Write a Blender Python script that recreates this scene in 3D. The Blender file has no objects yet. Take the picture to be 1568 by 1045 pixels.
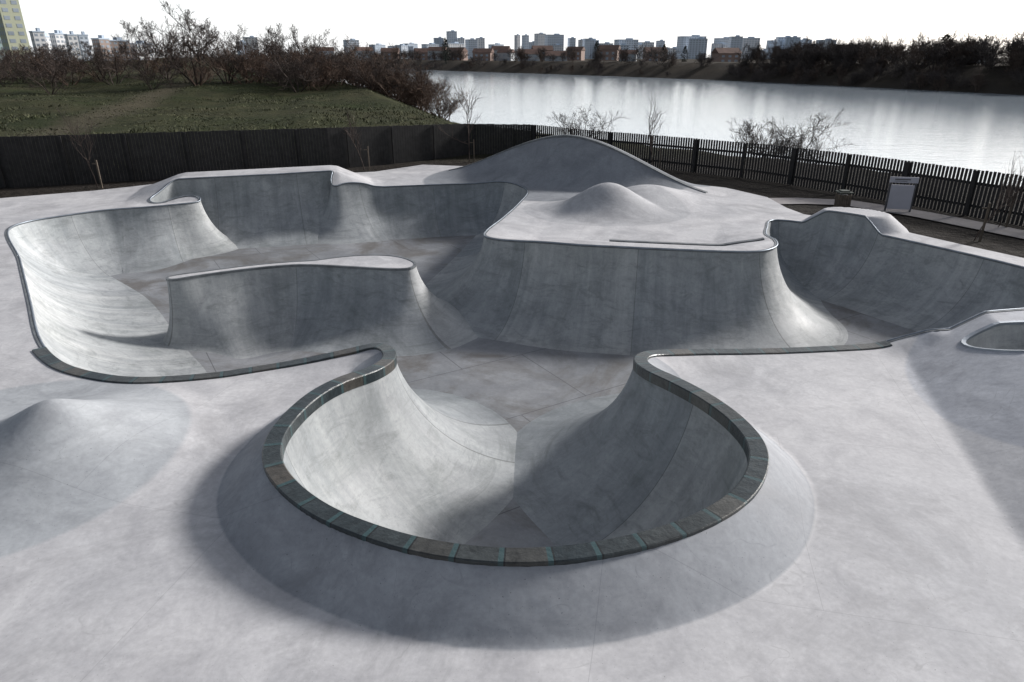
import bpy, math, random
import numpy as np
from mathutils import Vector
rng=np.random.RandomState(7); random.seed(7)
S=bpy.context.scene
TH=math.radians(22.55)
# ---------------- materials
def mat(name):
    m=bpy.data.materials.new(name); m.use_nodes=True
    nt=m.node_tree; b=nt.nodes['Principled BSDF']; return m,nt,b
def N(nt,t,**k):
    n=nt.nodes.new(t)
    for a,v in k.items(): setattr(n,a,v)
    return n
def mathn(nt,op,a,b=None,c=None):
    n=N(nt,'ShaderNodeMath',operation=op)
    for i,x in enumerate((a,b,c)):
        if x is None: continue
        if isinstance(x,(int,float)): n.inputs[i].default_value=x
        else: nt.links.new(x,n.inputs[i])
    return n.outputs[0]
def mix(nt,f,a,b,bt='MIX'):
    n=N(nt,'ShaderNodeMix',data_type='RGBA',blend_type=bt)
    for i,x in ((0,f),(6,a),(7,b)):
        if isinstance(x,(int,float)): n.inputs[i].default_value=x
        elif isinstance(x,tuple): n.inputs[i].default_value=(*x,1)
        else: nt.links.new(x,n.inputs[i])
    return n.outputs[2]
def mrange(nt,x,a,b,c=0.,d=1.):
    r=N(nt,'ShaderNodeMapRange')
    for i,v in enumerate((a,b,c,d)): r.inputs[i+1].default_value=v
    nt.links.new(x,r.inputs[0]); return r.outputs[0]
def noise(nt,vec,scale,detail=4,rough=.6,lo=.3,hi=.7,dist=0):
    n=N(nt,'ShaderNodeTexNoise'); n.inputs['Scale'].default_value=scale
    n.inputs['Detail'].default_value=detail; n.inputs['Roughness'].default_value=rough
    n.inputs['Distortion'].default_value=dist
    nt.links.new(vec,n.inputs['Vector'])
    return mrange(nt,n.outputs[0],lo,hi)
def simple(name,col,rough=.7,metal=0,var=.25,scale=3):
    m,nt,b=mat(name)
    tc=N(nt,'ShaderNodeTexCoord')
    f=noise(nt,tc.outputs['Object'],scale,2)
    c=mix(nt,f,tuple(x*(1-var) for x in col),tuple(min(1,x*(1+var)) for x in col))
    nt.links.new(c,b.inputs['Base Color']); b.inputs['Roughness'].default_value=rough; b.inputs['Metallic'].default_value=metal
    return m
def zone(nt,sx,x,y,r0,r1,sxx=1.0):
    cx=mathn(nt,'DIVIDE',mathn(nt,'SUBTRACT',sx.outputs[0],x),sxx); cy=mathn(nt,'SUBTRACT',sx.outputs[1],y)
    r=mathn(nt,'SQRT',mathn(nt,'ADD',mathn(nt,'MULTIPLY',cx,cx),mathn(nt,'MULTIPLY',cy,cy)))
    return mrange(nt,r,r1,r0)
def concrete(name,c1,c2,stain,kind,rough=.6):
    m,nt,b=mat(name); L=nt.links
    tc=N(nt,'ShaderNodeTexCoord'); O=tc.outputs['Object']
    big=noise(nt,O,.25,3,.55,.35,.65,.6)
    mid=noise(nt,O,1.3,6,.68,.3,.7,.8)
    fine=noise(nt,O,14,5,.7,.25,.75)
    col=mix(nt,big,c1,c2)
    k=mix(nt,mid,(.78,.78,.79),(1.13,1.13,1.12)); col=mix(nt,1.0,col,k,'MULTIPLY')
    k=mix(nt,fine,(.87,.87,.87),(1.10,1.10,1.10)); col=mix(nt,1.0,col,k,'MULTIPLY')
    st=noise(nt,O,.45,7,.75,.50,.72,1.2)
    col=mix(nt,mathn(nt,'MULTIPLY',st,.85),col,stain)
    sp=noise(nt,O,40,2,.6,.69,.74); sp=mathn(nt,'MULTIPLY',sp,.5); col=mix(nt,sp,col,(.06,.06,.06))
    if kind in('wall','deck'):
        n_=N(nt,'ShaderNodeTexNoise'); n_.inputs['Scale'].default_value=.55; n_.inputs['Detail'].default_value=3; n_.inputs['Distortion'].default_value=.7; L.new(O,n_.inputs['Vector'])
        ln=mathn(nt,'ABSOLUTE',mathn(nt,'SUBTRACT',mathn(nt,'FRACT',mathn(nt,'MULTIPLY',n_.outputs[0],7.0)),.5))
        ln=mrange(nt,ln,.022,.006); ln=mathn(nt,'MULTIPLY',ln,mathn(nt,'MULTIPLY',mrange(nt,mid,.55,.8),.2)); col=mix(nt,ln,col,(.10,.10,.10))
    if kind=='wall':
        uv=N(nt,'ShaderNodeUVMap'); sx=N(nt,'ShaderNodeSeparateXYZ'); L.new(uv.outputs[0],sx.inputs[0])
        q=mathn(nt,'DIVIDE',sx.outputs[0],3.1); fl=mathn(nt,'FLOOR',q); fr=mathn(nt,'FRACT',q)
        wn=N(nt,'ShaderNodeTexWhiteNoise',noise_dimensions='1D'); L.new(fl,wn.inputs['W'])
        k=mix(nt,wn.outputs[0],(.80,.82,.86),(1.14,1.12,1.12)); col=mix(nt,1.0,col,k,'MULTIPLY')
        ln=mathn(nt,'LESS_THAN',fr,.005); col=mix(nt,mathn(nt,'MULTIPLY',ln,.5),col,(.06,.06,.06))
        mp=N(nt,'ShaderNodeMapping'); mp.inputs['Scale'].default_value=(2.2,.25,1); L.new(uv.outputs[0],mp.inputs[0])
        s=noise(nt,mp.outputs[0],1.2,5,.7,.3,.7,.4); k=mix(nt,s,(.76,.78,.79),(1.16,1.15,1.14)); col=mix(nt,1.0,col,k,'MULTIPLY')
        mp=N(nt,'ShaderNodeMapping'); mp.inputs['Scale'].default_value=(.8,2.5,1); L.new(uv.outputs[0],mp.inputs[0])
        s=noise(nt,mp.outputs[0],1.7,6,.75,.5,.68,1.0); col=mix(nt,mathn(nt,'MULTIPLY',s,.4),col,(.10,.11,.108))
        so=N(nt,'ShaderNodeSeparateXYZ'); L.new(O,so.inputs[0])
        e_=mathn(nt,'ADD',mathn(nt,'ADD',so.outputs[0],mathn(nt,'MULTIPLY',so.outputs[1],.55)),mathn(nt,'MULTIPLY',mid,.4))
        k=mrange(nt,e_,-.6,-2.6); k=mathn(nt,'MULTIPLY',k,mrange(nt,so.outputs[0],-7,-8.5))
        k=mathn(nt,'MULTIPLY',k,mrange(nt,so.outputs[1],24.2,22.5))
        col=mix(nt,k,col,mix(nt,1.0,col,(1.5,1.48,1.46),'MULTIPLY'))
    if kind=='deck':
        sx=N(nt,'ShaderNodeSeparateXYZ'); L.new(O,sx.inputs[0])
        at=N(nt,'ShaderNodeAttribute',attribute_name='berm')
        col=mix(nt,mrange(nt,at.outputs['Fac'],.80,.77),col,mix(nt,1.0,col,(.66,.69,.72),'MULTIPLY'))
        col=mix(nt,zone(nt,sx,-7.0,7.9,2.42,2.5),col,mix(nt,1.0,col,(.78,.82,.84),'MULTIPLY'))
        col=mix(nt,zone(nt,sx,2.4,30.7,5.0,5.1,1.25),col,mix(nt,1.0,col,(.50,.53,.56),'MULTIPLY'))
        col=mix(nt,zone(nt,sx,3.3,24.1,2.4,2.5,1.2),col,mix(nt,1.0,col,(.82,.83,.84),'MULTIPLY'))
        col=mix(nt,zone(nt,sx,10.0,9.2,3.5,3.56),col,mix(nt,1.0,col,(.80,.83,.88),'MULTIPLY'))  # right bank: shade of its slope painted into the deck colour
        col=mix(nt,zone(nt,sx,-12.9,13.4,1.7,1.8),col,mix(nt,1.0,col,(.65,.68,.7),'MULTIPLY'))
        br=N(nt,'ShaderNodeTexBrick'); mp=N(nt,'ShaderNodeMapping'); mp.inputs['Rotation'].default_value=(0,0,.22)
        mp.inputs['Location'].default_value=(.3,1.1,0)
        L.new(O,mp.inputs[0]); L.new(mp.outputs[0],br.inputs['Vector'])
        br.inputs['Scale'].default_value=1; br.inputs['Brick Width'].default_value=4.3; br.inputs['Row Height'].default_value=3.4
        br.inputs['Mortar Size'].default_value=.004; br.inputs['Mortar Smooth'].default_value=.2
        col=mix(nt,mathn(nt,'MULTIPLY',br.outputs['Fac'],.25),col,(.12,.12,.13))
    if kind=='floor':
        st=noise(nt,O,.33,6,.7,.48,.62,.9); col=mix(nt,mathn(nt,'MULTIPLY',st,.6),col,(.10,.085,.07))
        br=N(nt,'ShaderNodeTexBrick'); mp=N(nt,'ShaderNodeMapping'); mp.inputs['Rotation'].default_value=(0,0,-.55)
        L.new(O,mp.inputs[0]); L.new(mp.outputs[0],br.inputs['Vector'])
        br.inputs['Scale'].default_value=1; br.inputs['Brick Width'].default_value=3.3; br.inputs['Row Height'].default_value=2.6
        br.inputs['Mortar Size'].default_value=.012
        col=mix(nt,mathn(nt,'MULTIPLY',br.outputs['Fac'],.6),col,(.06,.06,.07))
    L.new(col,b.inputs['Base Color'])
    rg=mix(nt,mid,(rough-.08,)*3,(min(1,rough+.12),)*3); L.new(rg,b.inputs['Roughness'])
    b.inputs['Specular IOR Level'].default_value=.3
    bp=N(nt,'ShaderNodeBump'); bp.inputs['Strength'].default_value=.2; bp.inputs['Distance'].default_value=.02
    L.new(noise(nt,O,2.2,3,.6),bp.inputs['Height']); L.new(bp.outputs[0],b.inputs['Normal'])
    return m
# ---------------- mesh helpers
def mesh(name,V,F,m=None,smooth=False,uv=None,parent=None):
    me=bpy.data.meshes.new(name)
    V=np.asarray(V,dtype=np.float32)
    me.from_pydata(V.tolist(),[],[tuple(f) for f in (F.tolist() if hasattr(F,'tolist') else F)])
    if uv is not None:
        ul=me.uv_layers.new(name='UVMap'); idx=np.zeros(len(me.loops),dtype=np.int32); me.loops.foreach_get('vertex_index',idx)
        ul.data.foreach_set('uv',np.asarray(uv,dtype=np.float32)[idx].ravel())
    if smooth: me.polygons.foreach_set('use_smooth',[True]*len(me.polygons))
    if m: me.materials.append(m)
    me.update()
    o=bpy.data.objects.new(name,me); S.collection.objects.link(o)
    if parent: o.parent=parent
    return o
def empty(name,loc=(0,0,0)):
    o=bpy.data.objects.new(name,None); o.location=loc; S.collection.objects.link(o); return o
BF=np.array([[0,3,2,1],[4,5,6,7],[0,1,5,4],[1,2,6,5],[2,3,7,6],[3,0,4,7]])
def boxes(L):
    V=[];F=[]
    for i,(c,s,r) in enumerate(L):
        x,y,z=s[0]/2,s[1]/2,s[2]/2; cr,sr=math.cos(r),math.sin(r)
        for (a,b,d) in ((-x,-y,-z),(x,-y,-z),(x,y,-z),(-x,y,-z),(-x,-y,z),(x,-y,z),(x,y,z),(-x,y,z)):
            V.append((c[0]+a*cr-b*sr,c[1]+a*sr+b*cr,c[2]+d))
        F.append(BF+8*i)
    return np.array(V),np.vstack(F)
def strip(P):
    n,m=P.shape[:2]; i=np.arange(n-1)[:,None]; j=np.arange(m-1)[None,:]
    a=i*m+j; F=np.stack([a,a+m,a+m+1,a+1],-1).reshape(-1,4); return P.reshape(-1,3),F
def sm(a,b,x): t=np.clip((x-a)/(b-a),0,1); return t*t*(3-2*t)
# ---------------- outlines (metres)
def smooth_loop(C,step=.11):
    C=np.asarray(C,float); n=len(C); out=[]
    for i in range(n):
        p=[C[(i+k-1)%n] for k in range(4)]
        t=[0]
        for k in range(3): t.append(t[-1]+max(1e-3,np.linalg.norm(p[k+1][:2]-p[k][:2]))**.5)
        T=np.linspace(t[1],t[2],24,endpoint=False)[:,None]
        A1=(t[1]-T)/(t[1]-t[0])*p[0]+(T-t[0])/(t[1]-t[0])*p[1]
        A2=(t[2]-T)/(t[2]-t[1])*p[1]+(T-t[1])/(t[2]-t[1])*p[2]
        A3=(t[3]-T)/(t[3]-t[2])*p[2]+(T-t[2])/(t[3]-t[2])*p[3]
        B1=(t[2]-T)/(t[2]-t[0])*A1+(T-t[0])/(t[2]-t[0])*A2
        B2=(t[3]-T)/(t[3]-t[1])*A2+(T-t[1])/(t[3]-t[1])*A3
        out.append((t[2]-T)/(t[2]-t[1])*B1+(T-t[1])/(t[2]-t[1])*B2)
    P=np.vstack(out); Q=np.vstack([P,P[:1]])
    s=np.r_[0,np.cumsum(np.linalg.norm(np.diff(Q[:,:2],axis=0),axis=1))]
    M=int(s[-1]/step); ss=np.linspace(0,s[-1],M,endpoint=False)
    R=np.stack([np.interp(ss,s,Q[:,k]) for k in range(Q.shape[1])],1)
    for _ in range(2):
        R[:,:2]=.5*R[:,:2]+.25*(np.roll(R[:,:2],1,0)+np.roll(R[:,:2],-1,0))
    return R
def normals(R):
    T=np.roll(R[:,:2],-1,0)-np.roll(R[:,:2],1,0); T/=np.linalg.norm(T,axis=1)[:,None]
    x,y=R[:,0],R[:,1]; A=np.sum(x*np.roll(y,-1)-np.roll(x,-1)*y)
    n=np.stack([-T[:,1],T[:,0]],1)*(1 if A>0 else -1)
    for _ in range(2): n=.5*n+.25*(np.roll(n,1,0)+np.roll(n,-1,0)); n/=np.linalg.norm(n,axis=1)[:,None]
    return n
def inside(R,X,Y):
    c=np.zeros(X.shape,bool); x,y=R[:,0],R[:,1]; n=len(R)
    for i in range(n):
        x1,y1,x2,y2=x[i],y[i],x[(i+1)%n],y[(i+1)%n]
        if y1==y2: continue
        k=((y1>Y)!=(y2>Y)); c^=k&(X<(x2-x1)*(Y-y1)/(y2-y1)+x1)
    return c
def G(pts,W,p,w,c,z=0):
    return [(q[0],q[1],(q[2] if len(q)>2 else z),W,p,w,c) for q in pts]
pool=[]
pool+=G([(-1.99,10.5,.30)],2.5,.17,.6,0)
pool+=G([(-2.15,9.85,.38),(-2.52,9.32,.45),(-2.78,8.81),(-2.94,8.17),(-2.96,7.62),(-2.83,7.11),(-2.51,6.63),(-2.01,6.16),(-1.45,5.83),(-.89,5.60),(-.35,5.48),(0,5.45),(.43,5.47),(.96,5.58),(1.53,5.78),(2.08,6.08),(2.56,6.50),(2.89,7.04),(3.01,7.49),(2.95,8.08),(2.75,8.64),(2.43,9.3,.44),(2.14,9.86,.38)],2.2,.17,.6,0,.48)
pool+=G([(2.06,10.42,.3)],2.5,.17,.6,0)
pool+=G([(2.31,10.95,.2),(3.27,11.35,.08),(4.41,11.56),(5.54,11.68),(6.57,11.80)],2.3,.2,.7,0)
pool+=G([(7.28,11.87),(7.72,11.83,.1),(7.98,11.78,.3),(8.76,11.98,.3),(9.76,12.18,.3),(11.2,12.4,.3),(13.0,13.3,.1),(14.0,15,0)],2.3,.25,.8,1)
pool+=G([(13.2,16.98),(12.87,17.72),(12.28,18.8),(11.29,20.49),(10.68,21.36),(9.74,22.10),(8.7,22.48)],2.4,.2,1,1)
pool+=G([(7.91,20.93,.1),(7.42,19.59,.2),(7.22,18.39,.35)],2.0,.2,1.2,1)
pool+=G([(6.95,17.56),(6.4,17.1),(5.63,17.07),(4.5,17.23),(3.02,17.5),(1.67,17.77)],2.3,.5,1.6,1,.4)
pool+=G([(.64,18.2,.36),(-.35,18.66,.3),(-.77,19.23,.25),(-.76,20.08,.2),(-.3,22.33,.1),(.27,25.34,0),(.64,27.89,0),(.3,29.11,0),(-.67,29.76,0),(-2.35,29.59,0),(-4.52,29.11,0),(-5.7,28.79,0),(-6.7,28.2,0)],2.3,.3,1.2,1)
pool+=G([(-7.25,27.85,0),(-7.35,28.15,0),(-7.3,28.45,0)],1.8,.2,.8,1)
pool+=G([(-8,28.3,0),(-9.28,27.87,0),(-11.2,27.4,0),(-12.6,27.05,0),(-13.11,26.85,0)],2.2,.2,.8,1)
pool+=G([(-13.4,26.3,0),(-13.58,25.6,0),(-13.2,25.35,0)],1.2,.2,.8,1)
pool+=G([(-12.7,25.75),(-12.1,26.05),(-11.75,25.9),(-11.9,25.55),(-12.4,25.2)],1.5,.2,.8,1)
pool+=G([(-13.15,24.75),(-14.47,24.17),(-15.33,23.3),(-15.93,22.48),(-16.0,21.54)],2.5,.2,.8,1)
pool+=G([(-13.1,17.6),(-10.77,14.42),(-9.08,12.12)],3.1,.2,.8,1)
pool+=G([(-8.37,11.35),(-7.76,10.87),(-7.07,10.55),(-6.43,10.39),(-5.78,10.42),(-5.07,10.57),(-4.37,10.81),(-3.63,11.03,.05),(-2.87,11.25,.14),(-2.46,11.33,.2),(-2.16,11.12,.25)],2.4,.2,.8,0)
PO=smooth_loop(pool)
isl=G([(-8.56,16.24)],.3,0,1,1,-.1)+G([(-7.73,16.74),(-6.75,17.26),(-5.81,17.57),(-5.29,17.57),(-4.2,17.38),(-3.14,17.2),(-2.67,17.26),(-2.56,17.63),(-2.85,18.14),(-3.35,18.48),(-4.09,18.54),(-4.77,18.34),(-5.39,18.0),(-5.88,17.9),(-6.83,17.58),(-7.82,17.05)],2.1,0,1,1,-.1)+G([(-8.68,16.5)],.3,0,1,1,-.1)
IS=smooth_loop(isl)
mb=[(7.95,11.1),(8.7,11.42),(9.4,11.5),(10.5,11.6),(11.1,10.8),(10.2,9.7),(9.2,9.7),(8.35,10.2)]
MB=smooth_loop([(x,y,.42,.8,.2,1,0) for x,y in mb])
FZ=-1.75
deckpoly=np.array([(-45,-10),(-45,25.2),(-20,26.2),(-17,28.0),(-14.6,30.2),(-9,32.2),(-6.5,33.0),(-4.5,35.3),(2.5,33.6),(8.9,28.7),(9.9,26.6),(9.9,24.6),(10.1,23.4),(11.2,22.9),(12.5,22.2),(12.3,20.8),(13.1,19.2),(14.2,17.2),(16,14),(24,11),(24,-10)],float)
RID=np.array([(-3.9,33.0),(2.45,30.5),(8.5,26.2)])
BA=np.array((-13.1,26.85)); BB=np.array((-7.3,28.4)); BL=np.linalg.norm(BB-BA); BV=(BB-BA)/BL
def zfun(X,Y):
    X=np.asarray(X,float);Y=np.asarray(Y,float); Z=np.zeros_like(X)
    for r in PO0:
        if r[2]<=.02: continue
        d=np.hypot(X-r[0],Y-r[1]); t=np.clip((d-r[4])/r[5],0,1)
        np.maximum(Z,r[2]*(1-t),out=Z)
    s=(X-BA[0])*BV[0]+(Y-BA[1])*BV[1]; d=-(X-BA[0])*BV[1]+(Y-BA[1])*BV[0]
    hh=np.interp(s,[-2.2,-1.7,-.15,.15,BL-.1,BL+.2,BL+1.6,BL+2.0],[0,.03,.58,.64,.72,.68,.05,0])
    fl=np.where(s<BL*.5,1.4,.75)
    Z=np.maximum(Z,hh*(1-sm(1.7,3.4,d))*(1-np.clip(-d/fl,0,1)))
    a,b,c=RID
    for p,q,s1 in ((a,b,1),(b,c,0)):
        v=q-p; l=np.linalg.norm(v); v=v/l; s=((X-p[0])*v[0]+(Y-p[1])*v[1])/l
        dp=(X-p[0])*(-v[1])+(Y-p[1])*v[0]
        sc=np.clip(s,0,1); along=sc if s1==1 else 1-sc
        h=1.9*sm(0,1,along)
        over=np.where(s<0,-s*l,0)+np.where(s>1,(s-1)*l,0)
        fr=np.hypot(np.minimum(dp,0),over)
        front=(1-np.clip(fr/2.3,0,1))**1.8
        back=1-np.clip((dp-.35)/1.8,0,1)
        Z=np.maximum(Z,h*np.where(dp<0,front,back*(1-np.clip(over/2.3,0,1))**1.8))
    def vol(x,y,h,r,e=2.0,sx=1,rot=0,cap=9,sft=.02):
        nonlocal Z
        dx,dy=X-x,Y-y; cr,sr=math.cos(rot),math.sin(rot)
        u=(dx*cr+dy*sr)/sx; w=-dx*sr+dy*cr
        d=np.sqrt(u*u+w*w+sft)/r; Z=np.maximum(Z,np.minimum(cap,h*(1-np.clip(d,0,1))**e*(1.12)))
    def dome(x,y,h,r,sx=1,rot=0):
        nonlocal Z
        dx,dy=X-x,Y-y; cr,sr=math.cos(rot),math.sin(rot)
        u=(dx*cr+dy*sr)/sx; w=-dx*sr+dy*cr; d2=(u*u+w*w)/(r*r)
        Z=np.maximum(Z,h*(np.exp(-d2*2.6)-.03)/.97*(d2<1.4))
    dome(3.4,24.2,.95,1.95,1.15,-.2)
    dome(4.9,25.6,.62,2.2,1.6,.7)
    vol(-6.2,8.1,.8,2.0,1.7,1.1,.3,9,.03)
    vol(-8.0,7.4,.5,1.8,1.3,1.7,.4)
    vol(-12.9,13.3,.45,1.6,1.6)
    vol(11.0,21.7,1.1,1.05,1.0,1.5,-.55,.46)
    sd=(X-7)*.963-(Y-10.9)*.269
    Z=np.maximum(Z,.6*np.clip(sd/1.5,0,1)*(1-sm(12.4,14,Y))*sm(5.0,6.8,Y))
    return Z
PO0=PO.copy()
circ=(np.hypot(PO[:,0],PO[:,1]-8.2)<3.6)&(PO[:,1]<10.3)&(PO[:,6]<.5)&(PO[:,2]>.33)
CS=PO[circ][:,:2].copy()
PO[:,2]=zfun(PO[:,0],PO[:,1])
MB[:,2]=zfun(MB[:,0],MB[:,1])
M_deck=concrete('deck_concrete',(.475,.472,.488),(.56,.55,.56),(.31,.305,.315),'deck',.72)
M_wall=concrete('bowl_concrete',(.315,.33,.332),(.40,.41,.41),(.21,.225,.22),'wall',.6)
M_floor=concrete('floor_concrete',(.22,.23,.245),(.285,.29,.305),(.15,.145,.14),'floor',.6)
def wall(name,R,n,F,parent):
    m=20; N_=len(R); idx=np.r_[np.arange(N_),0]
    ph0=math.radians(9); ph=np.linspace(ph0,math.pi/2,m)
    D=(math.cos(ph0)-np.cos(ph))/math.cos(ph0); H=(1-np.sin(ph))/(1-math.sin(ph0))
    s=np.r_[0,np.cumsum(np.linalg.norm(np.diff(R[idx][:,:2],axis=0),axis=1))]
    P=np.zeros((N_+1,m+1,3)); UVm=np.zeros((N_+1,m+1,2))
    W=R[:,3].copy()
    for _ in range(12): W=.5*W+.25*(np.roll(W,1)+np.roll(W,-1))
    for k in range(m):
        xy=R[:,:2]+n*(D[k]*W)[:,None]; z=(F-.006)+(R[:,2]-F)*H[k]
        P[:,k,:2]=xy[idx]; P[:,k,2]=z[idx]; UVm[:,k,0]=s; UVm[:,k,1]=k/m*2.6
    P[:,m,:2]=(R[:,:2]+n*(W+.15)[:,None])[idx]; P[:,m,2]=F-.05; UVm[:,m,0]=s; UVm[:,m,1]=2.7
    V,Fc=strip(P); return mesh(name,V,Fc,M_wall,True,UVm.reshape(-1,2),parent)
PK=empty('skatepark_bowl')
nP=normals(PO); nI=-normals(IS); nM=normals(MB)
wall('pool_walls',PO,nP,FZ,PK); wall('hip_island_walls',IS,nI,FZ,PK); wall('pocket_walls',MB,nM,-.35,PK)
h=.07; xs=np.arange(-24,20,h); ys=np.arange(-2,35.6,h)
X,Y=np.meshgrid(xs,ys,indexing='ij'); X=X.copy();Y=Y.copy()
inp=inside(PO,X,Y); ini=inside(IS,X,Y); inm=inside(MB,X,Y); ind=inside(deckpoly,X,Y)
keep=ind&((~inp)|ini)&~inm
cell=keep[:-1,:-1]|keep[1:,:-1]|keep[1:,1:]|keep[:-1,1:]
used=np.zeros_like(keep)
for a in (slice(None,-1),slice(1,None)):
    for b in (slice(None,-1),slice(1,None)): used[a,b]|=cell
sn=used&~keep
dk=[]
for i in range(len(deckpoly)):
    p,q=deckpoly[i],deckpoly[(i+1)%len(deckpoly)]; k=int(np.linalg.norm(q-p)/.1)+1
    dk.append(p+(q-p)*np.linspace(0,1,k,endpoint=False)[:,None])
def dens(R):
    A=R[:,:2]; B_=np.roll(A,-1,0); return np.vstack([A,A+(B_-A)/3,A+(B_-A)*2/3])
B=np.vstack([dens(PO),dens(IS),dens(MB)]+dk)
sx=X[sn]; sy=Y[sn]
nx=np.empty_like(sx); ny=np.empty_like(sy)
for a in range(0,len(sx),1500):
    d=(sx[a:a+1500,None]-B[None,:,0])**2+(sy[a:a+1500,None]-B[None,:,1])**2; j=d.argmin(1)
    nx[a:a+1500]=B[j,0]; ny[a:a+1500]=B[j,1]
X[sn]=nx; Y[sn]=ny
Z=zfun(X,Y)
di=ini.copy(); dd=np.full(X.shape,9.)
for r in dens(IS): dd[sn]=np.minimum(dd[sn],np.hypot(X[sn]-r[0],Y[sn]-r[1]))
di|=sn&(dd<.02); Z[di]=-.1
vid=-np.ones(X.shape,int); vid[used]=np.arange(used.sum())
V=np.stack([X[used],Y[used],Z[used]],1)
F=np.stack([vid[:-1,:-1][cell],vid[1:,:-1][cell],vid[1:,1:][cell],vid[:-1,1:][cell]],1)
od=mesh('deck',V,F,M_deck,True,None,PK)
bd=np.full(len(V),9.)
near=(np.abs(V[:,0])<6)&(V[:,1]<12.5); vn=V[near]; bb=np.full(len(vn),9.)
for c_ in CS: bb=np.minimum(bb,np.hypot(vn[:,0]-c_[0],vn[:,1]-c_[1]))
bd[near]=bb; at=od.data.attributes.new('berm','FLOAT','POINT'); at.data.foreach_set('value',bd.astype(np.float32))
oa=mesh('deck_apron',[(-45,-10,0),(24,-10,0),(24,-1.93,0),(-24.0,-1.95,0),(-45,-1.95,0),(-45,25.2,0),(-24.0,26.03,0),(20,-1.93,0),(20,12.5,0),(24,11,0)],[(0,1,2,7,3,4),(3,6,5,4),(7,2,9,8)],M_deck,False,None,PK)
at=oa.data.attributes.new('berm','FLOAT','POINT'); at.data.foreach_set('value',[9.]*10)
mesh('bowl_floor',[(-19,3,FZ),(16,3,FZ),(16,31,FZ),(-19,31,FZ)],[(0,1,2,3)],M_floor,False,None,PK)
mesh('pocket_floor',[(7.5,9.2,-.35),(11.5,9.2,-.35),(11.5,12,-.35),(7.5,12,-.35)],[(0,1,2,3)],M_floor,False,None,PK)
def copmat():
    m,nt,b=mat('tile_coping'); L=nt.links
    uv=N(nt,'ShaderNodeUVMap'); sx=N(nt,'ShaderNodeSeparateXYZ'); L.new(uv.outputs[0],sx.inputs[0])
    q=mathn(nt,'DIVIDE',sx.outputs[0],.46); fl=mathn(nt,'FLOOR',q); fr=mathn(nt,'FRACT',q)
    wn=N(nt,'ShaderNodeTexWhiteNoise',noise_dimensions='1D'); L.new(fl,wn.inputs['W'])
    cr=N(nt,'ShaderNodeValToRGB'); L.new(wn.outputs[0],cr.inputs[0]); e=cr.color_ramp.elements
    e[0].color=(.018,.026,.030,1); e[1].color=(.068,.078,.078,1); k=e.new(.5); k.color=(.033,.040,.042,1); k=e.new(.8); k.color=(.060,.053,.045,1)
    tc=N(nt,'ShaderNodeTexCoord'); f=noise(nt,tc.outputs['Object'],9,5,.7)
    c=mix(nt,1.0,cr.outputs[0],mix(nt,f,(.6,.6,.6),(1.5,1.5,1.5)),'MULTIPLY')
    j=mathn(nt,'LESS_THAN',fr,.13); c=mix(nt,mathn(nt,'MULTIPLY',j,.8),c,(.04,.08,.085))
    j2=mathn(nt,'LESS_THAN',mathn(nt,'ABSOLUTE',mathn(nt,'SUBTRACT',fr,.13)),.018); c=mix(nt,j2,c,(.015,.015,.015))
    L.new(c,b.inputs['Base Color']); b.inputs['Roughness'].default_value=.33
    bp=N(nt,'ShaderNodeBump'); bp.inputs['Strength'].default_value=.4; bp.inputs['Distance'].default_value=.01; L.new(f,bp.inputs['Height']); L.new(bp.outputs[0],b.inputs['Normal'])
    return m
M_cop=copmat(); M_steel=simple('galvanised_steel',(.26,.29,.33),.45,.6); M_band=simple('dark_edge_concrete',(.13,.14,.15),.6,0,.3,4)
def sweep(name,R,n,sel,sec,m,parent,smooth=False):
    runs=[];N_=len(R); ids=np.arange(N_)
    if sel.all(): runs=[np.r_[ids,0]]
    else:
        st=np.where(sel&~np.roll(sel,1))[0]
        for a in st:
            k=a;run=[]
            while sel[k%N_]: run.append(k%N_); k+=1
            run.append(k%N_); runs.append(np.array(run))
    Vs=[];Fs=[];Us=[];off=0
    for run in runs:
        s=np.r_[0,np.cumsum(np.linalg.norm(np.diff(R[run][:,:2],axis=0),axis=1))]
        P=np.zeros((len(run),len(sec),3)); uv=np.zeros((len(run),len(sec),2))
        for k,(o,dz) in enumerate(sec):
            P[:,k,:2]=R[run][:,:2]-n[run]*o; P[:,k,2]=R[run][:,2]+dz; uv[:,k,0]=s; uv[:,k,1]=k
        V,F=strip(P); Vs.append(V);Fs.append(F+off);Us.append(uv.reshape(-1,2));off+=len(V)
    return mesh(name,np.vstack(Vs),np.vstack(Fs),m,smooth,np.vstack(Us),parent)
st=PO[:,6]<.5
secS=[(-.01,-.15),(-.035,-.14),(-.035,.012),(-.02,.026),(.185,.026),(.197,.015),(.197,-.06)]
secT=[(-.005,-.045),(-.015,-.04),(-.015,.01),(.055,.013),(.065,-.05)]
pipe=[(-.012+.022*math.cos(a),.004+.022*math.sin(a)) for a in np.linspace(0,2*math.pi,9)]
sweep('stone_coping',PO,nP,st,secS,M_cop,PK); sweep('edge_band',PO,nP,~st,secT,M_band,PK)
sweep('steel_coping',PO,nP,~st,pipe,M_steel,PK,True)
al=np.ones(len(IS),bool); sweep('hip_edge_band',IS,nI,al,[(-.01,-.05),(-.02,-.045),(-.02,.01),(.045,.012),(.05,-.03)],M_band,PK)
sweep('pocket_coping',MB,nM,np.ones(len(MB),bool),secT,M_steel,PK)
def line_band(name,rp,sec,m):
    rp=np.array(rp); rz=zfun(rp[:,0],rp[:,1])
    T=np.gradient(rp,axis=0); T/=np.linalg.norm(T,axis=1)[:,None]; nn=np.stack([-T[:,1],T[:,0]],1)
    P=np.zeros((len(rp),len(sec),3))
    for k,(o,dz) in enumerate(sec): P[:,k,:2]=rp+nn*o; P[:,k,2]=rz+dz
    V,F=strip(P); mesh(name,V,F,m,False,None,PK)
rp=[]
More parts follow.
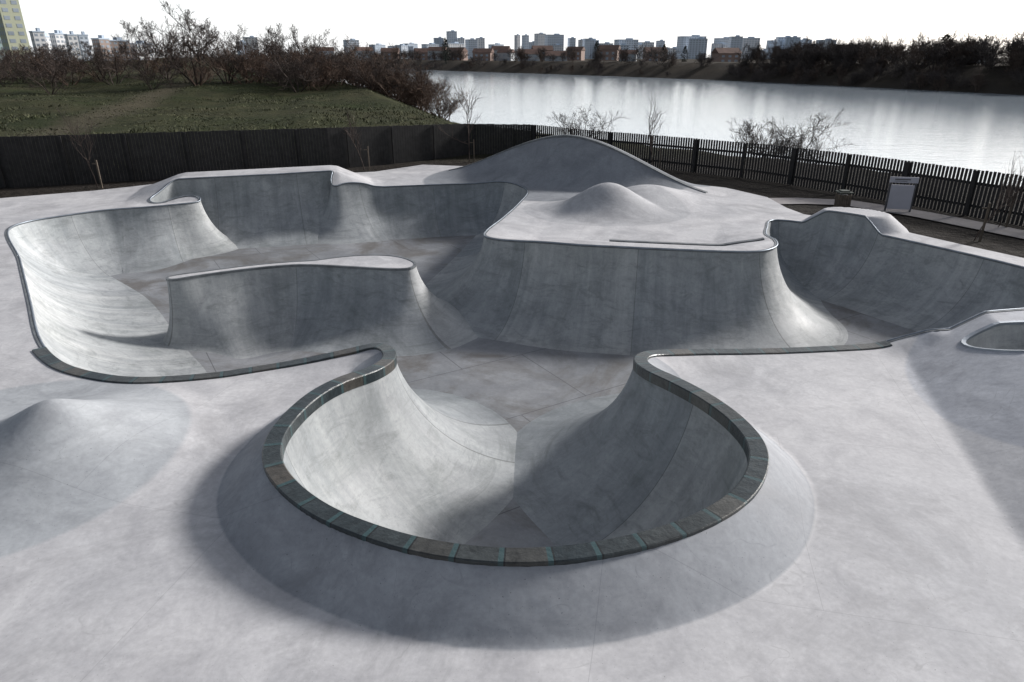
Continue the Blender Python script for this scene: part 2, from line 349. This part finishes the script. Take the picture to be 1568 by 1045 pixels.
for p,q in ((RID[0],RID[1]),(RID[1],RID[2])):
    for t in np.linspace(0,1,60,endpoint=False): rp.append(tuple(p+(q-p)*t))
rp=np.array(rp); rp=rp[(rp[:,0]>-3.0)&(rp[:,0]<7.6)]
line_band('ridge_coping',rp,[(-.05,-.1),(-.05,.02),(.12,.03),(.14,0),(.14,-.1)],M_band)
t=np.linspace(0,1,50)
line_band('grind_ledge',np.stack([2.7+4.3*t,18.5-.12*t+.25*t*t],1),[(-.06,-.05),(-.06,.05),(.05,.055),(.05,-.05)],M_band)
# ---------------- terrain
river=np.array([(200,-140),(45,15),(31,30),(21,42),(9,52),(2,62),(-4,80),(-8,96),(-15,112),(-24,135),(-45,190),(-75,290),(-130,400),(-230,600),(-420,900),(-300,1000),(-150,700),(-95,580),(-35,470),(35,360),(79,281),(100,220),(118,167),(150,110),(330,-100)],float)
def sdist(poly,X,Y):
    d=np.full(X.shape,1e9); n=len(poly)
    for i in range(n):
        p,q=poly[i],poly[(i+1)%n]; v=q-p; t=np.clip(((X-p[0])*v[0]+(Y-p[1])*v[1])/(v@v),0,1)
        d=np.minimum(d,np.hypot(X-p[0]-t*v[0],Y-p[1]-t*v[1]))
    return np.where(inside(poly,X,Y),-d,d)
def nz(X,Y,s,seed):
    r=np.random.RandomState(seed); z=0
    for k in range(5):
        a=r.rand()*6.28; f=(1.7**k)/s; z=z+np.sin((X*math.cos(a)+Y*math.sin(a))*f+r.rand()*6)*np.cos((X*math.sin(a)-Y*math.cos(a))*f*.8+r.rand()*6)/(1.5**k)
    return z
def tz(X,Y):
    sd=sdist(river,X,Y)
    left=1-sm(-5,25,X)
    land=-.06+sm(36,44,Y)*.5*left+sm(45,150,Y)*2.3*left+sm(40,60,Y)*.3*nz(X,Y,6,3)*left
    land=np.where((X+(Y-167)*.5>105)&(Y>60)|(Y>700),3.0,land)
    z=np.minimum(land,-3+.4*np.maximum(sd,-6))
    return np.where(sd<0,np.maximum(-3+.4*sd,-5),z)
rad=np.r_[0,np.linspace(4,36,150),np.geomspace(36.4,7000,150)]
ang=np.r_[np.linspace(-50,50,420),np.linspace(52,308,120)]; ang=np.radians(np.r_[ang,ang[0]+360])
RR,AA=np.meshgrid(rad,ang,indexing='ij'); X=RR*np.sin(AA);Y=RR*np.cos(AA)
Z=tz(X,Y); sdk=sdist(deckpoly,X,Y); Z=np.where(sdk<-.3,-3.2,Z)
V,F=strip(np.stack([X,Y,Z],-1))
def groundmat():
    m,nt,b=mat('ground_soil_and_grass'); L=nt.links
    tc=N(nt,'ShaderNodeTexCoord'); O=tc.outputs['Object']; sx=N(nt,'ShaderNodeSeparateXYZ'); L.new(O,sx.inputs[0])
    a=noise(nt,O,.1,6,.7,.35,.65,.5); f=noise(nt,O,1.6,5,.75,.3,.7); a2=noise(nt,O,.45,5,.7,.42,.62,.4)
    g=mix(nt,a,(.030,.040,.014),(.075,.066,.038)); g=mix(nt,mathn(nt,'MULTIPLY',f,.6),g,(.038,.046,.020)); g=mix(nt,mathn(nt,'MULTIPLY',a2,.6),g,(.022,.026,.013))
    tr=mathn(nt,'ABSOLUTE',mathn(nt,'ADD',mathn(nt,'ADD',sx.outputs[0],34.0),mathn(nt,'MULTIPLY',mathn(nt,'SUBTRACT',sx.outputs[1],60),.28)))
    tr=mrange(nt,mathn(nt,'ADD',tr,mathn(nt,'MULTIPLY',f,1.5)),3.4,1.4); g=mix(nt,mathn(nt,'MULTIPLY',tr,.7),g,(.085,.072,.052))
    soil=mix(nt,noise(nt,O,5,5,.8),(.020,.017,.015),(.045,.039,.034))
    c=mix(nt,mrange(nt,sx.outputs[1],36,42),soil,g)
    fb=mathn(nt,'ADD',sx.outputs[0],mathn(nt,'MULTIPLY',sx.outputs[1],.5))
    c=mix(nt,mrange(nt,fb,170,180),c,mix(nt,a,(.032,.027,.022),(.055,.045,.034)))
    c=mix(nt,mrange(nt,sx.outputs[2],-1.2,-2.4),c,(.04,.034,.028)); L.new(c,b.inputs['Base Color']); b.inputs['Roughness'].default_value=.95; b.inputs['Specular IOR Level'].default_value=.1
    bp=N(nt,'ShaderNodeBump'); bp.inputs['Strength'].default_value=.9; bp.inputs['Distance'].default_value=.15; L.new(f,bp.inputs['Height']); L.new(bp.outputs[0],b.inputs['Normal'])
    return m
mesh('ground',V,F,groundmat(),True)
m,nt,b=mat('river_water'); b.inputs['Base Color'].default_value=(.42,.48,.54,1); b.inputs['Roughness'].default_value=.08; b.inputs['IOR'].default_value=2.1
tc=N(nt,'ShaderNodeTexCoord'); mp=N(nt,'ShaderNodeMapping'); mp.inputs['Scale'].default_value=(.5,1.2,1); nt.links.new(tc.outputs['Object'],mp.inputs[0])
f=noise(nt,mp.outputs[0],.8,5,.7); bp=N(nt,'ShaderNodeBump'); bp.inputs['Strength'].default_value=.2; bp.inputs['Distance'].default_value=.07
nt.links.new(f,bp.inputs['Height']); nt.links.new(bp.outputs[0],b.inputs['Normal'])
mesh('river_water',[(-900,-200,-3),(400,-200,-3),(400,1300,-3),(-900,1300,-3)],[(0,1,2,3)],m)
# ---------------- fences
M_fence=simple('black_stained_timber',(.014,.013,.0135),.75,0,.5,4)
fp=np.array([(-45,25.5,2.05),(-30,27.3,2.05),(-21,29,2.0),(-14.8,31.6,1.95),(-8.9,34,1.9),(-2.4,38.6,1.7),(1.2,39.2,1.6),(4,37.2,1.5),(6.9,34.7,1.5),(11.1,30.9,1.5),(13.8,27,1.5),(16.4,22.3,1.5),(19.5,17,1.5),(22,11,1.5)])
s=np.r_[0,np.cumsum(np.linalg.norm(np.diff(fp[:,:2],axis=0),axis=1))]
def fat(t): return [np.interp(t,s,fp[:,k]) for k in range(3)]
def fang(t): a=fat(t-.05);b_=fat(t+.05); return math.atan2(b_[1]-a[1],b_[0]-a[0])
SB=s[6]; L1=[];t=0
while t<SB:
    x,y,z=fat(t); L1.append(((x,y,(z-.1)/2+random.uniform(-.012,.012)),(.135,.022,z+.1),fang(t))); t+=.142
t=0
while t<SB: x,y,z=fat(t); a=fang(t); L1.append(((x+.07*math.sin(a),y-.07,z/2-.02),(.09,.09,z-.02),a)); t+=2.4
V,F=boxes(L1); mesh('timber_board_fence',V,F,M_fence)
L2=[];t=SB
while t<s[-1]:
    x,y,z=fat(t); L2.append(((x,y,(z-.1)/2+random.uniform(-.01,.01)),(.09,.022,z+.1),fang(t))); t+=.13
t=SB
while t<s[-1]:
    x,y,z=fat(t); a=fang(t); L2.append(((x,y-.07,z/2-.03),(.12,.1,z+.0),a))
    x,y,z=fat(t+1.2); a=fang(t+1.2)
    for zz in (.3,1.05): L2.append(((x+.035*math.sin(-a),y+.035,zz),(2.42,.04,.09),a))
    t+=2.4
V,F=boxes(L2); mesh('picket_fence',V,F,M_fence)
M_path=concrete('path_paving',(.24,.22,.22),(.29,.27,.27),(.18,.165,.16),'plain',.8)
pc=np.array([(9.4,25.9),(11,26.0),(12.6,25.6),(14.2,23.6),(15.9,20.3),(18.5,15.5)])
T=np.gradient(pc,axis=0);T/=np.linalg.norm(T,axis=1)[:,None];nn=np.stack([-T[:,1],T[:,0]],1)
P=np.zeros((len(pc),2,3));P[:,0,:2]=pc-nn*.6;P[:,1,:2]=pc+nn*.6;P[...,2]=-.02
V,F=strip(P); mesh('footpath',V,F,M_path)
# ---------------- sign + bin
M_white=simple('pale_panel',(.40,.40,.45),.5,0,.06,2); M_post=simple('grey_metal_post',(.10,.10,.11),.5,.3)
sg=empty('information_sign',(13.6,24.0,-.06)); a=-.25
def child(par,name,L,m):
    V,F=boxes(L); o=mesh(name,V,F,m,False,None,par); bv=o.modifiers.new('b','BEVEL'); bv.width=.008; bv.segments=2; return o
child(sg,'posts',[((-.4,.05,.6),(.06,.06,1.2),0),((.4,.05,.6),(.06,.06,1.2),0)],M_post)
child(sg,'panel',[((0,0,.55),(.74,.05,.84),0)],M_white)
child(sg,'header_board',[((0,-.01,1.14),(.9,.05,.2),0)],M_white)
child(sg,'header_lettering',[((-.05,-.038,1.16),(.5,.006,.04),0),((-.1,-.038,1.10),(.4,.006,.02),0)],M_post)
sg.rotation_euler[2]=a
M_bin=simple('dark_green_slats',(.04,.05,.04),.6,0,.3,6); M_wood=simple('brown_timber',(.09,.07,.052),.7,0,.3,6)
bn=empty('litter_bin',(11.7,24.2,-.03))
child(bn,'liner',[((0,0,.3),(.34,.34,.52),0)],M_post)
child(bn,'slats',[((x,sy_*.2,.31),(.065,.025,.56),0) for x in (-.16,-.08,0,.08,.16) for sy_ in (-1,1)]+[((sx_*.2,y,.31),(.025,.065,.56),0) for y in (-.14,-.05,.05,.14) for sx_ in (-1,1)],M_wood)
child(bn,'lid',[((0,0,.66),(.46,.46,.04),0),((0,0,.7),(.3,.3,.04),0)]+[((x,y,.61),(.03,.03,.08),0) for x in (-.16,.16) for y in (-.16,.16)],M_bin)
# ---------------- bare trees
def tubes(segs,k=3):
    A=np.array([s_[0] for s_ in segs]);B_=np.array([s_[1] for s_ in segs]);ra=np.array([s_[2] for s_ in segs]);rb=np.array([s_[3] for s_ in segs])
    d=B_-A; d/=np.linalg.norm(d,axis=1)[:,None]+1e-9
    up=np.where(np.abs(d[:,2:3])>.9,np.array([[1.,0,0]]),np.array([[0,0,1.]])); u=np.cross(d,up);u/=np.linalg.norm(u,axis=1)[:,None]; w=np.cross(d,u)
    n=len(segs); V=np.zeros((n,2,k,3))
    for j in range(k):
        c,s_=math.cos(6.2832*j/k),math.sin(6.2832*j/k)
        V[:,0,j]=A+(u*c+w*s_)*ra[:,None]; V[:,1,j]=B_+(u*c+w*s_)*rb[:,None]
    base=np.arange(n)[:,None]*2*k; F=[]
    for j in range(k): F.append(np.concatenate([base+j,base+(j+1)%k,base+k+(j+1)%k,base+k+j],1))
    return V.reshape(-1,3),np.vstack(F)
def bare(seed,H=1.0,stems=4,spread=.5,levels=4,kids=5,r0=.02,rmin=.0022,start=.25,lift=.25):
    r=np.random.RandomState(seed); segs=[]
    def branch(p,d,L,rad,lv):
        n=4 if lv<2 else (3 if lv<3 else 2); pts=[p]; q=p.copy(); dd=d.copy()
        for i in range(n):
            dd=dd+r.normal(0,.13,3)+np.array([0,0,lift*.3]); dd/=np.linalg.norm(dd)
            q2=q+dd*L/n; ra=max(rmin,rad*(1-.75*i/n)); rb=max(rmin*.8,rad*(1-.75*(i+1)/n)); segs.append((q,q2,ra,rb)); q=q2; pts.append(q)
        if lv>=levels: return
        for c in range(kids):
            t=start+(1-start)*(c+r.rand())/kids if lv==0 else .15+.85*(c+r.rand())/kids
            f=min(t*n,n-1e-3); i=int(f); pp=pts[i]+(pts[i+1]-pts[i])*(f-i)
            nd=dd*.6+r.normal(0,.5,3)+np.array([0,0,lift*.8]); nd/=np.linalg.norm(nd)
            branch(pp,nd,L*(.62-.22*t)*r.uniform(.75,1.2),rad*.5,lv+1)
    for k in range(stems):
        a=6.2832*(k+r.rand()*.6)/stems; d=np.array([math.cos(a)*spread,math.sin(a)*spread,1.0]) if stems>1 else np.array([.03,.02,1.]); d/=np.linalg.norm(d)
        branch(np.array([math.cos(a)*.02,math.sin(a)*.02,-.03])*H,d,H*r.uniform(.55,.8),r0*H,0)
    return tubes(segs)
M_bark=simple('bare_bark',(.065,.047,.04),.9,0,.3,2); M_twig=simple('reddish_twigs',(.105,.066,.047),.9,0,.35,2)
M_dark=simple('distant_twigs',(.055,.044,.041),.95,0,.35,.3); M_dark2=simple('distant_brown_twigs',(.085,.06,.048),.95,0,.35,.3)
def proto(nm,mm,*a,**k):
    V,F=bare(*a,**k); me=bpy.data.meshes.new(nm); me.from_pydata(V.tolist(),[],F.tolist()); me.materials.append(mm); return me
protos=[proto('bare_tree_mesh',mm,10+i,1.0,st_,sp_,4,5 if st_<6 else 4,.012,.0015) for i,(st_,sp_,mm) in enumerate([(4,.45,M_bark),(6,.7,M_twig),(5,.6,M_bark),(7,.8,M_twig)])]
def inst(name,me,x,y,z,s_,parent=None,sxy=1,rz=None):
    o=bpy.data.objects.new(name,me); S.collection.objects.link(o); o.location=(x,y,z); o.scale=(s_*sxy,s_*sxy,s_); o.rotation_euler[2]=random.random()*6.28 if rz is None else rz
    if parent: o.parent=parent
    return o
def tzs(x,y): return float(tz(np.array([x]),np.array([y]))[0])
for x,y,H_,k in [(-40.9,95,9.8,0),(-39.1,100,9,2),(-51.8,110,9,2),(-59.7,120,8,0),(-42.7,125,7.5,1),(-34.6,120,8.3,2),(-27.3,110,7.5,1),(-22.3,105,7.8,3),(-16.9,98,6.6,1),(-11.8,92,6,3),(-9.4,93,5.4,1),(-54,85,5,2),(-17.5,90,5.2,3),(-44,140,7,0),(-16.8,112,7,1),(-39.5,110,7,3),(-24.9,95,5.5,1),(-28.3,125,7.5,2),(-53.8,120,8,1),(-75,140,6,2),(-33,104,7.5,0),(-21,118,7,0)]:
    inst('bare_tree',protos[k],x,y,tzs(x,y),H_,None,1.1)
hd=empty('scrub_thicket'); c_=0
while c_<110:
    y=random.uniform(90,150); x=-random.uniform(.08,.75)*y
    if c_>72: y=random.uniform(88,108); x=-random.uniform(.09,.32)*y
    if x>-.25*y and y>120: continue
    if sdist(river,np.array([x]),np.array([y]))[0]<.8: continue
    inst('shrub',protos[random.choice([1,3,0,2])],x,y,tzs(x,y)-.2,random.uniform(2.8,5.8),hd,1.5); c_+=1
bm_=proto('bush_mesh',M_bark,77,1.0,9,1.0,4,4,.009,.0014)
for x,y,H_,sx_ in [(15.8,41,4.3,1.15),(5.0,50,4.0,.95),(15.3,42.5,3.4,1.0),(16.5,39.5,3.0,1.0)]:
    inst('riverside_bush',bm_,x,y,-1.3,H_,None,sx_)
def sapling(x,y,H_,seed):
    p=empty('staked_sapling',(x,y,-.06))
    V,F=bare(seed,H_,1,.1,2,9,.008,.0022,.35,.5); mesh('stem',V,F,M_bark,True,None,p)
    V,F=boxes([((.22,0,.55),(.05,.05,1.2),0),((.11,0,1.0),(.17,.012,.04),0)]); mesh('stake',V,F,M_wood,False,None,p)
for x,y,H_,sd_ in [(-17.4,28.9,3.2,1),(-7.1,33.6,3.8,2),(-2.2,36.5,4.2,3),(6.8,33.2,3.8,4),(13.7,19.9,2.6,5),(15.6,21.6,2.2,6)]: sapling(x,y,H_,sd_)
fl=empty('distant_tree_line')
far=river[14:25][::-1]; seg=np.r_[0,np.cumsum(np.linalg.norm(np.diff(far,axis=0),axis=1))]
dm=[proto('d1',M_dark,91,1.0,7,.5,3,5,.014,.003),proto('d2',M_dark2,92,1.0,5,.4,3,6,.016,.0028),proto('d3',M_dark,93,1.0,8,.7,3,5,.012,.003)]
for i in range(640):
    t=random.uniform(seg[1]*.6,seg[-1])
    if i<340: t=random.uniform(seg[1]*.8,seg[4])
    x=np.interp(t,seg,far[:,0]);y=np.interp(t,seg,far[:,1])
    b_=random.uniform(0,34); x+=b_*.85; y+=b_*.45
    d=math.hypot(x,y); H_=random.uniform(4,9.5) if b_>12 else random.uniform(2.5,6)
    if d>350: H_*=1.1
    inst('tree',random.choice(dm),x,y,min(3,-3+b_*.35)-.3,H_,fl,1.3)
M_ever=simple('evergreen',(.02,.026,.018),.9,0,.4,.4)
def conifer():
    V=[];F=[]
    for i in range(900):
        z=random.random(); r_=(.26*math.sin(math.pi*min(1,.12+z*.88))**.8*(1-.4*z)+.02)*math.sqrt(random.random()); a=random.random()*6.28; c=np.array([r_*math.cos(a),r_*math.sin(a),.12+.88*z])
        d=rng.normal(0,.022,(3,3)); V+= [c+d[0],c+d[1],c+d[2]]; F.append((3*i,3*i+1,3*i+2))
    V2,F2=boxes([((0,0,.2),(.04,.04,.45),0)]); return np.vstack([np.array(V),V2]),F+[tuple(f+len(V)) for f in F2]
V,F=conifer(); mc=bpy.data.meshes.new('con'); mc.from_pydata(V.tolist(),[],F); mc.materials.append(M_ever)
for x,y,H_,w_ in [(-43,480,15,.9),(48,420,12,.9),(82,400,10,1),(134,230,10,1.6),(152,215,8,1.5),(91,390,9,1),(118,330,8,1.4)]:
    inst('evergreen_tree',mc,x,y,1.5,H_,None,w_)
k=60000; gx=rng.uniform(-75,2,k); gy=rng.uniform(0,1,k)**1.6*80+33; ok=(sdist(river,gx,gy)>3)
fy=np.interp(gx,fp[:,0],fp[:,1]); ok&=(gy>fy+1.0)&(nz(gx,gy,3,5)>-.4); gx,gy=gx[ok],gy[ok]; gz=tz(gx,gy); k=len(gx)
hh=rng.uniform(.04,.17,k)*(.6+.8*(nz(gx,gy,5,9)>.3)); a=rng.uniform(0,6.28,k); w=rng.uniform(.03,.08,k)
V=np.stack([np.stack([gx-w*np.cos(a),gy-w*np.sin(a),gz-.02],1),np.stack([gx+w*np.cos(a),gy+w*np.sin(a),gz-.02],1),np.stack([gx+rng.normal(0,.12,k),gy+rng.normal(0,.12,k),gz+hh],1)],1).reshape(-1,3)
F=np.arange(3*k).reshape(-1,3)
M_gr=simple('meadow_grass_blades',(.060,.063,.030),.9,0,.6,.25); mesh('meadow_grass',V,F,M_gr)
# ---------------- buildings (x, y, width, height)
M_glass=simple('window_glass',(.32,.37,.43),.3,0,.2,.1)  # lightened: distance haze is mixed into the glass colour
def bmat(nm,c): return simple(nm,c,.8,0,.06,.02)
bw=[bmat('hazed_pale_render',(.66,.72,.80)),bmat('hazed_cream_render',(.74,.74,.75)),bmat('hazed_grey_cladding',(.50,.58,.68)),bmat('brick_cladding',(.32,.25,.22))]  # pale ones have distance haze put into their colour
def apartment(x,y,w,H_,m,kind='apartment_block',base=3,rot=None):
    dpt=min(16,w)
    o=empty(kind,(x,y,base)); o.rotation_euler[2]=(-math.atan2(x,y)+random.uniform(.1,.8)) if rot is None else rot
    V,F=boxes([((0,0,H_/2),(w,dpt,H_),0)]); mesh('walls',V,F,m,False,None,o)
    V,F=boxes([((0,0,H_+.5),(w+.6,dpt+.6,.9),0),((w*.15,0,H_+2.0),(w*.25,dpt*.5,2.0),0)]); mesh('roof_parapet_and_plant',V,F,bw[2],False,None,o)
    L=[]; ns=max(2,int(H_/3)); nw=max(2,int(w/4))
    for f in range(ns):
        for j in range(nw): L.append((((j+.5)/nw*w-w/2,-(dpt/2+.02),(f+.5)/ns*H_),(w/nw*.55,.12,H_/ns*.5),0))
        for j in range(3):
            for sgn in (-1,1): L.append(((sgn*(w/2+.02),(j+.5)/3*dpt-dpt/2,(f+.5)/ns*H_),(.12,dpt/3*.5,H_/ns*.5),0))
    V,F=boxes(L); mesh('windows',V,F,M_glass,False,None,o)
for q in [(-121,1500,17,39),(-103,1500,13,29),(-77,1400,18,25),(-66,1550,15,30),(-143,1300,27,17),(12,1700,10,38),(27,1500,11,33),(60,1600,20,38),(85,1500,37,34),(120,1500,13,29),(157,1700,11,30),(155,1500,23,28),(163,1300,24,18),(198,1300,37,17),(250,1400,32,21),(299,1500,14,25),(289,1200,45,25),(363,1300,24,18),(394,1250,42,24),(464,1300,37,22),(487,1250,28,22),(596,1400,39,17),(680,1400,53,13),(736,1300,37,11),(828,1300,32,10),(-30,1400,26,18),(-190,1300,32,14),(-421,1200,20,24),(-400,1100,12,17)]:
    q=(q[0],q[1],q[2]*.95,q[3]*1.22+2)
    apartment(*q,bw[random.choice([0,0,0,1,2])])
for i in range(48):
    y=random.uniform(1150,1800); x=random.uniform(-.22,.45)*y; apartment(x,y,random.uniform(14,36),random.uniform(14,36),bw[random.choice([0,0,1,2])])
for q in [(-330,520,7,19),(-323,530,6,18),(-327,540,7,18),(-307,520,6,17),(-322,560,6,18),(-320,600,17,15),(-311,620,15,13),(-298,540,8,15),(-352,560,9,17)]:
    apartment(*q,bw[random.choice([3,1,0])],'apartment_block',2)
M_y=bmat('yellow_green_cladding',(.46,.48,.36)); M_g=bmat('blue_green_cladding',(.34,.44,.45))
apartment(-220,330,8,49,M_y,'tower_block',1,.9); apartment(-233,335,9,60,M_g,'tower_block',1,.95)
M_roof=simple('tile_roof',(.12,.07,.055),.8,0,.3,.3)
hw=[bmat('house_render',(.44,.46,.48)),bmat('house_brick',(.28,.20,.17))]
def house(x,y,w,H_,z):
    o=empty('riverside_house',(x,y,z)); o.rotation_euler[2]=random.uniform(-.5,.5); d=w*.7
    V,F=boxes([((0,0,H_/2),(w,d,H_),0)]); mesh('walls',V,F,random.choice(hw),False,None,o)
    e=.5; r=H_+w*.22; V=[(-w/2-e,-d/2-e,H_+.01),(w/2+e,-d/2-e,H_+.01),(w/2+e,d/2+e,H_+.01),(-w/2-e,d/2+e,H_+.01),(-w/2-e,0,r),(w/2+e,0,r)]
    mesh('roof',V,[(0,1,5,4),(2,3,4,5),(0,4,3),(1,2,5),(0,3,2,1)],M_roof,False,None,o)
    V,F=boxes([((t_*w,-d/2-.03,H_*hh_),(w*.13,.1,H_*.2),0) for t_ in (-.3,0,.3) for hh_ in (.3,.72)]); mesh('windows',V,F,M_glass,False,None,o)
for x,y,w,H_ in [(-19,490,12,6),(-4,500,10,6),(-76,640,16,7),(-42,560,14,7),(11,480,14,5),(27,455,13,4),(48,560,12,8),(68,520,14,8),(69,440,10,5),(83,430,12,6),(-115,700,16,8),(-144,720,16,9),(110,380,12,5),(144,320,10,6),(-192,760,18,9),(161,260,9,5),(-8,530,12,8),(22,540,14,8),(-60,600,14,8)]:
    house(x,y,w,H_,2)
# ---------------- light, world, camera
AZ,EL=math.radians(60),math.radians(26)
sv=Vector((math.sin(AZ)*math.cos(EL),math.cos(AZ)*math.cos(EL),math.sin(EL)))
ld=bpy.data.lights.new('sun','SUN'); ld.energy=4.9; ld.angle=math.radians(8); ld.color=(1,.975,.95)
lo=bpy.data.objects.new('sun',ld); S.collection.objects.link(lo); lo.rotation_euler=(-sv).to_track_quat('-Z','Y').to_euler(); lo.location=sv*50
w=bpy.data.worlds.new('World'); S.world=w; w.use_nodes=True; nt=w.node_tree; bg=nt.nodes['Background']
sk=nt.nodes.new('ShaderNodeTexSky'); sk.sky_type='NISHITA'; sk.sun_disc=False; sk.sun_elevation=EL; sk.sun_rotation=AZ; sk.dust_density=2; sk.air_density=1
hs=nt.nodes.new('ShaderNodeHueSaturation'); hs.inputs['Saturation'].default_value=.5; nt.links.new(sk.outputs[0],hs.inputs['Color'])
tc=N(nt,'ShaderNodeTexCoord'); sx=N(nt,'ShaderNodeSeparateXYZ'); nt.links.new(tc.outputs['Generated'],sx.inputs[0])
dt=mathn(nt,'ADD',mathn(nt,'MULTIPLY',sx.outputs[0],.4),mathn(nt,'MULTIPLY',sx.outputs[1],.92))
f=mrange(nt,dt,-.0,.5); e=mrange(nt,sx.outputs[2],.04,.36,1.,.02)
cl=noise(nt,tc.outputs['Generated'],2.2,4,.55,.2,.8,.3); cl=mathn(nt,'ADD',mathn(nt,'MULTIPLY',cl,.12),.94)
v=mathn(nt,'MULTIPLY',mathn(nt,'ADD',mathn(nt,'MULTIPLY',mathn(nt,'MULTIPLY',f,e),9.0),.15),cl)
cc=N(nt,'ShaderNodeCombineXYZ')
for i,k in enumerate((.965,.985,1.02)): nt.links.new(mathn(nt,'MULTIPLY',v,k),cc.inputs[i])
ad=mix(nt,1.0,hs.outputs[0],cc.outputs[0],'ADD')
nt.links.new(ad,bg.inputs[0]); bg.inputs[1].default_value=.10
cd=bpy.data.cameras.new('camera'); cd.lens=24; cd.sensor_width=36; cd.clip_end=9000; cd.clip_start=.1
co=bpy.data.objects.new('camera',cd); S.collection.objects.link(co); co.location=(0,0,5); co.rotation_euler=(math.radians(90)-TH,0,0); S.camera=co
S.view_settings.view_transform='Standard'; S.view_settings.look='None'; S.view_settings.exposure=0
